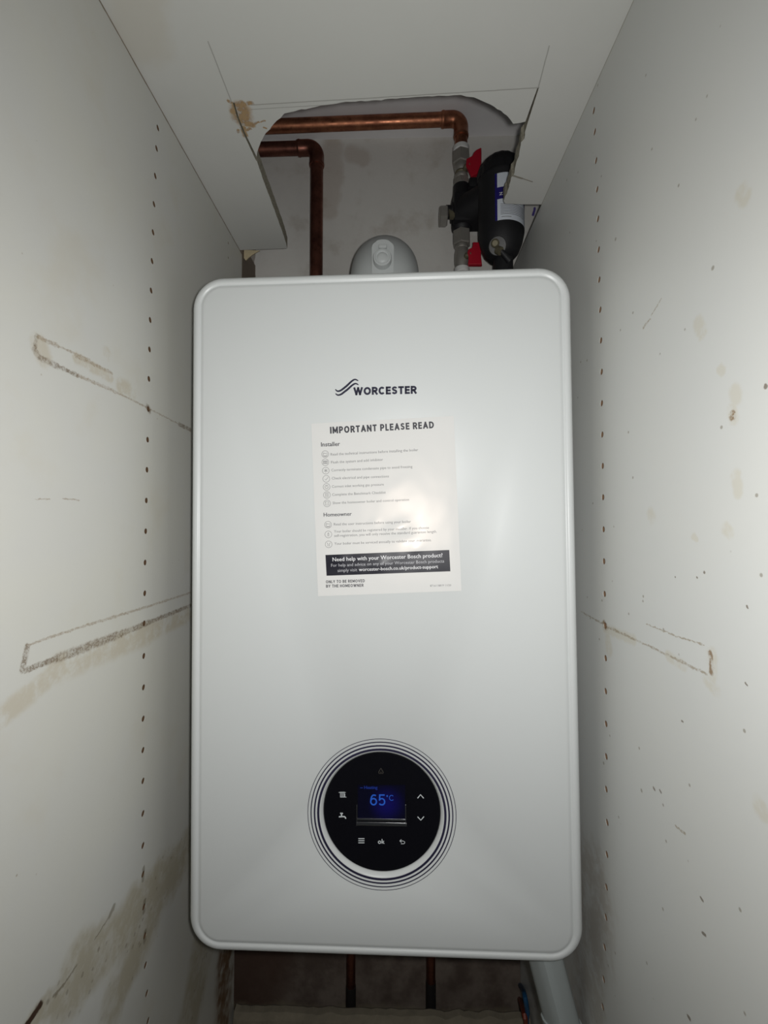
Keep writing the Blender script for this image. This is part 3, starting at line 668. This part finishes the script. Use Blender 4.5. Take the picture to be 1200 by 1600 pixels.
# raised test point boss facing the front
Yf = FY - R - 0.004
bx = lambda x, y: ony(x, y, Yf)
a, b = bx(580.5, 420), bx(615.5, 374.5); hw = (b.x - a.x) / 2; cxm = (a.x + b.x) / 2
out = [Vector((cxm - hw, Yf, zb - 0.075)), Vector((cxm + hw, Yf, zb - 0.075)), Vector((cxm + hw, Yf, bx(0, 386).z))]
zt0, zt1 = bx(600, 386).z, bx(600, 374).z
out = [Vector((cxm + hw * math.cos(t), Yf, zt0 + (zt1 - zt0) * math.sin(t))) for t in [math.pi * k / 16 for k in range(17)]]
out = [Vector((cxm + hw, Yf, zb - 0.075))] + out + [Vector((cxm - hw, Yf, zb - 0.075))]
bm = bmesh.new(); prism(bm, [p - Vector(flue.location) for p in out], Vector((0, 0.055, 0)))
bmesh.ops.bevel(bm, geom=[e for e in bm.edges if abs(e.verts[0].co.y - e.verts[1].co.y) < 1e-6 and e.verts[0].co.y < Yf - FY + 0.001], offset=0.0012, segments=2, affect='EDGES')
obj('test_point_boss', bm, 'flue', flue, smooth=True)
cc = ony(597.4, 403.8, Yf - 0.006) - Vector(flue.location); RXm = Matrix.Rotation(math.pi / 2, 4, 'X')
bm = bmesh.new(); lathe(bm, [(0.0125, -0.008), (0.0125, 0.002), (0.0118, 0.0036), (0.0098, 0.004), (0.009, 0.0026), (0.0075, 0.0024), (0.0065, 0.0036), (0.004, 0.0042)], Matrix.Translation(cc) @ RXm, 40)
obj('test_point_cap', bm, 'flue', flue, smooth=True)
c2 = ony(598, 386.5, Yf - 0.002) - Vector(flue.location)
bm = bmesh.new(); box(bm, c2, (0.011, 0.008, 0.006), bev=0.0018); obj('cap_tether', bm, 'flue', flue, smooth=True)

# ------------------------------------------------------------------ copper pipes above
YP = 0.772; RP = 0.0108
def bend(a, c, b, r, n=10):
    a, c, b = Vector(a), Vector(c), Vector(b); u, w2 = (a - c).normalized(), (b - c).normalized()
    p0, p1, cen = c + u * r, c + w2 * r, c + u * r + w2 * r
    return [cen + (p0 - cen) * math.cos(t) + (p1 - cen) * math.sin(t) for t in [math.pi / 2 * k / n for k in range(n + 1)]]
def copper_run(name, label, pl, cor_, pd, mat):
    pl, cor_, pd = Vector(pl), Vector(cor_), Vector(pd)
    t = thing(name, label, 'pipe', pd, 'copper pipes above the boiler'); o0 = pd
    u, w2 = (pl - cor_).normalized(), (pd - cor_).normalized()
    bm = bmesh.new(); tube(bm, [pl - o0, cor_ + u * 0.020 - o0], RP, 28); obj('tube', bm, mat, t, smooth=True)
    bm = bmesh.new(); tube(bm, [cor_ + w2 * 0.020 - o0, pd - o0], RP, 28); obj('tube', bm, mat, t, smooth=True)
    bd = bend(pl, cor_, pd, 0.016)
    path = [cor_ + u * 0.034, cor_ + u * 0.0335, cor_ + u * 0.031, cor_ + u * 0.0295, cor_ + u * 0.0285] + bd + [cor_ + w2 * 0.0285, cor_ + w2 * 0.0295, cor_ + w2 * 0.031, cor_ + w2 * 0.0335, cor_ + w2 * 0.034]
    e = 0.0123; rad = [RP, e, e + .0006, e + .0006, e] + [e] * len(bd) + [e, e + .0006, e + .0006, e, RP]
    bm = bmesh.new(); tube(bm, [p - o0 for p in path], rad, 28); obj('elbow_fitting', bm, mat, t, smooth=True)
    return t
pA0, pA1 = ony(425, 197.5, YP), ony(687, 187, YP); dA = (pA1 - pA0).normalized()
xr = ony(720.5, 230, YP).x
cA = pA0 + dA * ((xr - pA0.x) / dA.x); lA = pA0 - dA * 0.26
copper_run('copper_pipe', 'long copper pipe crossing the hole to the right, down to the upper red-handled valve', lA, cA, (xr, YP, ony(720, 229, YP).z), 'copper')
pB0, pB1 = ony(410, 233.5, YP), ony(470, 231.5, YP); dB = (pB1 - pB0).normalized(); xb = ony(495, 300, YP).x
cB = pB0 + dB * ((xb - pB0.x) / dB.x)
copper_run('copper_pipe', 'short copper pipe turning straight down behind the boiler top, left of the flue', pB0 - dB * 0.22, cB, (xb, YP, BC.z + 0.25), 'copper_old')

# ------------------------------------------------------------------ ball valves on the right-hand pipe
def vz(y): return ony(720, y, YP).z
def valve(name, label, secs, hand, stem_px, top):
    base = Vector((xr, YP, vz(secs[-1][1]))); t = thing(name, label, 'valve', base, None)
    for (nm, y1, r, kind, mat) in [(s[0], s[1], s[2], s[3], s[4]) for s in secs]:
        pass
    y0 = top
    for nm, y1, r, kind, mat in secs:
        za, zb_ = vz(y0) - base.z, vz(y1) - base.z; bm = bmesh.new(); h = za - zb_; b_ = min(0.0015, h * 0.3)
        prof_ = [(r - b_, zb_), (r, zb_ + b_), (r, za - b_), (r - b_, za)]
        if kind == 'neck': prof_ = [(r, zb_), (r * 0.94, zb_ + h * 0.3), (r * 0.94, za - h * 0.3), (r, za)]
        if kind == 'ball': prof_ = [(r * 0.84, zb_), (r * 0.97, zb_ + h * 0.25), (r, zb_ + h * 0.5), (r * 0.97, za - h * 0.25), (r * 0.84, za)]
        lathe(bm, prof_, Matrix.Rotation(0.3, 4, 'Z'), 36, hexa if kind == 'hex' else None); obj(nm, bm, mat, t, smooth=True); y0 = y1
    yh = YP - 0.020; outl = [ony(660 + x / 5.4545, 200 + y / 5.4545, yh) - base for x, y in hand]
    sp = ony(660 + stem_px[0] / 5.4545, 200 + stem_px[1] / 5.4545, YP - 0.014) - base
    bm = bmesh.new(); tube(bm, [Vector((0.004, -0.002, sp.z)), Vector((sp.x, -0.014, sp.z)), Vector((sp.x + 0.007, -0.0165, sp.z))], 0.0045, 16); obj('stem', bm, 'brass', t, smooth=True)
    bm = bmesh.new(); prism(bm, outl, Vector((0.002, 0.008, 0.0)))
    bmesh.ops.bevel(bm, geom=list(bm.edges), offset=0.0009, segments=1, affect='EDGES')
    hd = obj('handle', bm, 'red', t); hd['label'] = 'red butterfly handle'
    return t
valve('ball_valve', 'upper nickel ball valve with red handle, above the black filter body',
      [('ptfe_ring', 238.5, .0138, 'ring', 'ptfe'), ('union_nut', 258, .0136, 'hex', 'nickel'), ('valve_body', 269, .0122, 'ball', 'nickel'), ('brass_band', 273, .0108, 'ring', 'brass'), ('valve_neck', 281, .0118, 'ball', 'nickel'), ('lower_nut', 292, .0122, 'hex', 'nickel')],
      [(376, 258), (430, 242), (438, 205), (462, 182), (502, 163), (501, 290), (486, 345), (470, 382), (413, 412), (398, 350), (370, 322)], (372, 330), 230)
valve('ball_valve', 'lower nickel ball valve with red handle, between filter body and boiler top',
      [('union_nut', 384, .0134, 'hex', 'nickel'), ('valve_neck', 390, .0110, 'ring', 'nickel'), ('valve_body', 419, .0124, 'ball', 'nickel'), ('ptfe_ring', 428, .0128, 'ring', 'ptfe'), ('tail_pipe', 640, .0105, 'ring', 'copper_old')],
      [(430, 970), (505, 972), (498, 1070), (507, 1160), (386, 1160), (398, 1095), (382, 1062), (392, 1030), (430, 1022)], (380, 1085), 362)

# ------------------------------------------------------------------ magnetic filter
FX, FYc, FR = 0.1685, 0.722, 0.0355
zz = lambda y, Y=FYc - FR: ony(786, y, Y).z
z_lab0, z_lab1 = zz(343), zz(269)
flt = thing('magnetic_filter', 'black canister water filter with white and blue label behind the cut cupboard top', 'filter', (FX, FYc, z_lab0 - 0.06))
FO = Vector(flt.location); T0 = Matrix.Translation(Vector((FX, FYc, 0)) - Vector((FO.x, FO.y, FO.z)))
ztop_f = ony(786, 243, FYc - 0.01).z
bm = bmesh.new()
zb0 = z_lab0 - 0.004
lathe(bm, [(0.012, zb0 - 0.038), (0.020, zb0 - 0.036), (0.027, zb0 - 0.028), (0.0325, zb0 - 0.014), (FR, zb0), (FR, z_lab1 + 0.006), (FR + 0.001, z_lab1 + 0.008), (FR + 0.001, z_lab1 + 0.012)], T0, 48)
obj('canister', bm, 'black', flt, smooth=True)
rib = lambda k, s: 1 + 0.025 * (1 if (k // 2) % 2 else 0)
bm = bmesh.new(); zt = z_lab1 + 0.012; hh = max(0.02, ztop_f - zt)
lathe(bm, [(FR + 0.001, zt), (FR + 0.001, zt + hh * 0.35), (FR * 0.93, zt + hh * 0.62), (FR * 0.72, zt + hh * 0.86), (FR * 0.4, zt + hh * 0.97), (FR * 0.1, zt + hh)], T0, 64, rib)
obj('screw_cap', bm, 'black', flt)
def patch(bm, a0, a1, z0_, z1_, r, n=28):
    rows_ = []
    for k in range(n + 1):
        a = math.radians(a0 + (a1 - a0) * k / n); rows_.append([bm.verts.new(T0 @ Vector((r * math.sin(a), -r * math.cos(a), z))) for z in (z0_, z1_)])
    for a, b in zip(rows_, rows_[1:]): bm.faces.new((a[0], b[0], b[1], a[1]))
zw = lambda y: zz(y)
bm = bmesh.new(); patch(bm, -22, 120, z_lab0, z_lab1, FR + 0.0003); lab = obj('label_paper', bm, 'label', flt, smooth=True); lab['label'] = 'white label with blue band'
bm = bmesh.new(); patch(bm, -27, -21.5, z_lab0, z_lab1, FR + 0.0005, 4); patch(bm, -21.6, 120, zz(310), zz(291.5), FR + 0.0005); obj('blue_band', bm, 'label_blue', lab, smooth=True)
bm = bmesh.new()
for k in range(7): patch(bm, -14, 55, zz(318 + 2.6 * k), zz(318.8 + 2.6 * k), FR + 0.0005, 12)
patch(bm, -12, 12, zz(338), zz(338.8), FR + 0.0005, 6)
obj('small_print', bm, 'grey_ink', lab, smooth=True)
cu = bmesh.new(); letters(cu, 'z.2r', Vector((0, 0, 0)), Vector((1, 0, 0)), 0.0)
for v in cu.verts:
    u, h = v.co.x, v.co.z - LIFT.z; a = math.radians(-17 + 34 * u); r = FR + 0.0008
    v.co = T0 @ Vector((r * math.sin(a), -r * math.cos(a), zz(304.5) + h * 0.015))
obj('label_lettering', cu, 'white_ink', lab, recalc=False)
# side body that joins canister and pipe
bm = bmesh.new(); zc0, zc1 = vz(361), vz(309)
yo = Vector((xr, YP, 0)) - FO
TB = Matrix.Translation(Vector((xr, YP, 0)) - FO)
lathe(bm, [(0.0135, vz(362.5)), (0.0165, vz(359)), (0.0172, zc0 + 0.008), (0.0172, zc1 - 0.006), (0.0145, vz(305)), (0.0138, vz(292))], TB, 36)
zm = (zc0 + zc1) / 2
lathe(bm, [(0.0155, 0.0), (0.0155, 0.052)], Matrix.Translation(Vector((xr - 0.0185, YP - 0.004, zm)) - FO) @ Matrix.Rotation(math.pi / 2, 4, 'Y'), 32)
lathe(bm, [(0.0105, -0.006), (0.0105, 0.006)], Matrix.Translation(Vector((xr - 0.0215, YP - 0.006, zm)) - FO) @ Matrix.Rotation(math.pi / 2, 4, 'Y'), 24)
box(bm, Vector((xr + 0.012, YP - 0.006, zm)) - FO, (0.056, 0.034, 0.050), bev=0.005)
d = Vector((FX - xr, FYc - YP, 0)); d.normalize()
tube(bm, [Vector((xr, YP, zm)) - FO, Vector((xr, YP, zm)) - FO + d * 0.05], 0.0255, 36)
box(bm, Vector((xr + 0.022, YP - 0.014, vz(300))) - FO, (0.024, 0.02, 0.016), bev=0.003)
tube(bm, [Vector((xr + 0.025, YP - 0.014, vz(300))) - FO, Vector((xr + 0.025, YP - 0.014, vz(289))) - FO], 0.0018, 10)
obj('connector_body', bm, 'black', flt, smooth=True)
def p2(x, y, Y): return ony(660 + x / 5.4545, 200 + y / 5.4545, Y) - FO
bm = bmesh.new(); c0 = p2(178, 755, YP - 0.006)
lathe(bm, [(0.0135, -0.0065), (0.0148, -0.005), (0.0148, 0.005), (0.0135, 0.0065)], Matrix.Translation(c0) @ Matrix.Rotation(math.pi / 2, 4, 'Y'), 36, hexa); obj('plug_nut', bm, 'nickel', flt, smooth=True)
bm = bmesh.new(); prism(bm, [p2(225, 690, YP - 0.022), p2(262, 708, YP - 0.022), p2(284, 740, YP - 0.022), p2(284, 762, YP - 0.022), p2(236, 760, YP - 0.022)], Vector((0, 0.006, 0))); obj('tag', bm, 'brass', flt)
# drain cock under the canister
Yd = FYc - 0.026
bm = bmesh.new(); axis = Vector((-0.25, -0.85, -0.45)).normalized(); rotd = axis.to_track_quat('Z', 'Y').to_matrix().to_4x4(); cdv = p2(640, 1005, Yd)
lathe(bm, [(0.013, -0.012), (0.0135, 0.0), (0.0125, 0.002), (0.0045, 0.0025)], Matrix.Translation(cdv) @ rotd, 32); dv = obj('drain_cock', bm, 'grey_plastic', flt, smooth=True)
bm = bmesh.new(); lathe(bm, [(0.005, 0.0), (0.0062, 0.001), (0.0062, 0.007), (0.004, 0.009)], Matrix.Translation(p2(622, 985, Yd - 0.003)) @ rotd, 24); obj('drain_screw', bm, 'brass', dv, smooth=True)
bm = bmesh.new(); s0 = p2(640, 1040, Yd - 0.010); s1 = p2(668, 1050, Yd - 0.014); s2 = p2(742, 1130, Yd - 0.004)
tube(bm, [s0, s1], 0.006, 20); obj('drain_spout', bm, 'brass', dv, smooth=True)
bm = bmesh.new(); tube(bm, [p2(660, 1035, Yd - 0.012), s2], [0.0035, 0.005], 16); obj('drain_lever', bm, 'black', dv, smooth=True)
bm = bmesh.new(); xn = ony(786, 400, FYc).x - FO.x
tube(bm, [Vector((xn, 0, zb0 - 0.034 - FO.z)), Vector((xn, 0, BC.z + 0.30 - FO.z + 0.06))], 0.0155, 28); obj('outlet_neck', bm, 'black', flt, smooth=True)

# ------------------------------------------------------------------ below the boiler
for lab_, px in (('dark copper pipe dropping below the boiler to the floor, left of the two', 548.5), ('dark copper pipe dropping below the boiler to the floor, right of the two', 673.5)):
    X = ony(px, 1545, YP).x
    t = thing('supply_pipe', lab_, 'pipe', (X, YP, 0.0), 'copper pipes below the boiler')
    zs = ony(px, 1540 if px < 600 else 1533, YP).z
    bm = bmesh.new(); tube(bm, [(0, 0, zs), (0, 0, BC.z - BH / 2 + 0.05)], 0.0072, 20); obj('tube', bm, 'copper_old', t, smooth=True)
    bm = bmesh.new(); tube(bm, [(0, 0, 0), (0, 0, zs)], 0.0078, 20); obj('dark_sleeve', bm, 'soot', t, smooth=True)
Yw = 0.53
A = ony(853, 1500, Yw); B = ony(879, 1600, Yw); dirw = (B - A).normalized()
wp = thing('waste_pipe', 'white plastic waste pipe sloping below the boiler beside the right panel', 'pipe', ony(884, 1620, Yw))
WO = Vector(wp.location)
bm = bmesh.new()
def sq(c, r, n=4, k=4):
    pts_ = []
    for i in range(24):
        a = 2 * math.pi * i / 24; ca, sa = math.cos(a), math.sin(a); m_ = (abs(ca) ** k + abs(sa) ** k) ** (-1 / k)
        p = Matrix.Rotation(math.radians(33), 3, 'Z') @ Vector((ca * m_ * r, sa * m_ * r, 0)); pts_.append(c + p - WO)
    return pts_
def loft2(loops):
    bm = bmesh.new(); rg = [[bm.verts.new(p) for p in l] for l in loops]
    for a, b in zip(rg, rg[1:]):
        for i in range(24): bm.faces.new((a[i], a[(i + 1) % 24], b[(i + 1) % 24], b[i]))
    bm.faces.new(rg[0]); bm.faces.new(rg[-1][::-1]); return bm
top_w = A - dirw * 0.05; end_w = ony(877, 1593, Yw)
obj('tube', loft2([sq(top_w, 0.0165), sq(end_w, 0.0165)]), 'white_pvc', wp, smooth=True)
obj('socket_collar', loft2([sq(end_w - dirw * 0.001, 0.0170), sq(end_w, 0.0182), sq(end_w + dirw * 0.03, 0.0182), sq(end_w + dirw * 0.031, 0.017)]), 'white_pvc', wp, smooth=True)
Yk = 0.70
cb = thing('cable', 'blue and red cable hanging in the corner beside the white waste pipe', 'cable', ony(822, 1610, Yk)); KO = Vector(cb.location)
kp = lambda x, y: ony(x, y, Yk) - KO
bm = bmesh.new(); tube(bm, smoothline([ony(813, 1540, 0.80) - KO, ony(817, 1546, 0.75) - KO, kp(820, 1556), kp(824, 1580), kp(823, 1592), kp(826, 1640)]), 0.0034, 14); obj('blue_core', bm, 'blue', cb, smooth=True)
bm = bmesh.new(); tube(bm, smoothline([ony(812, 1562, 0.80) - KO, ony(815, 1570, 0.75) - KO, kp(819, 1585), kp(822, 1600), kp(824, 1640)]), 0.0036, 14); obj('red_core', bm, 'orange', cb, smooth=True)
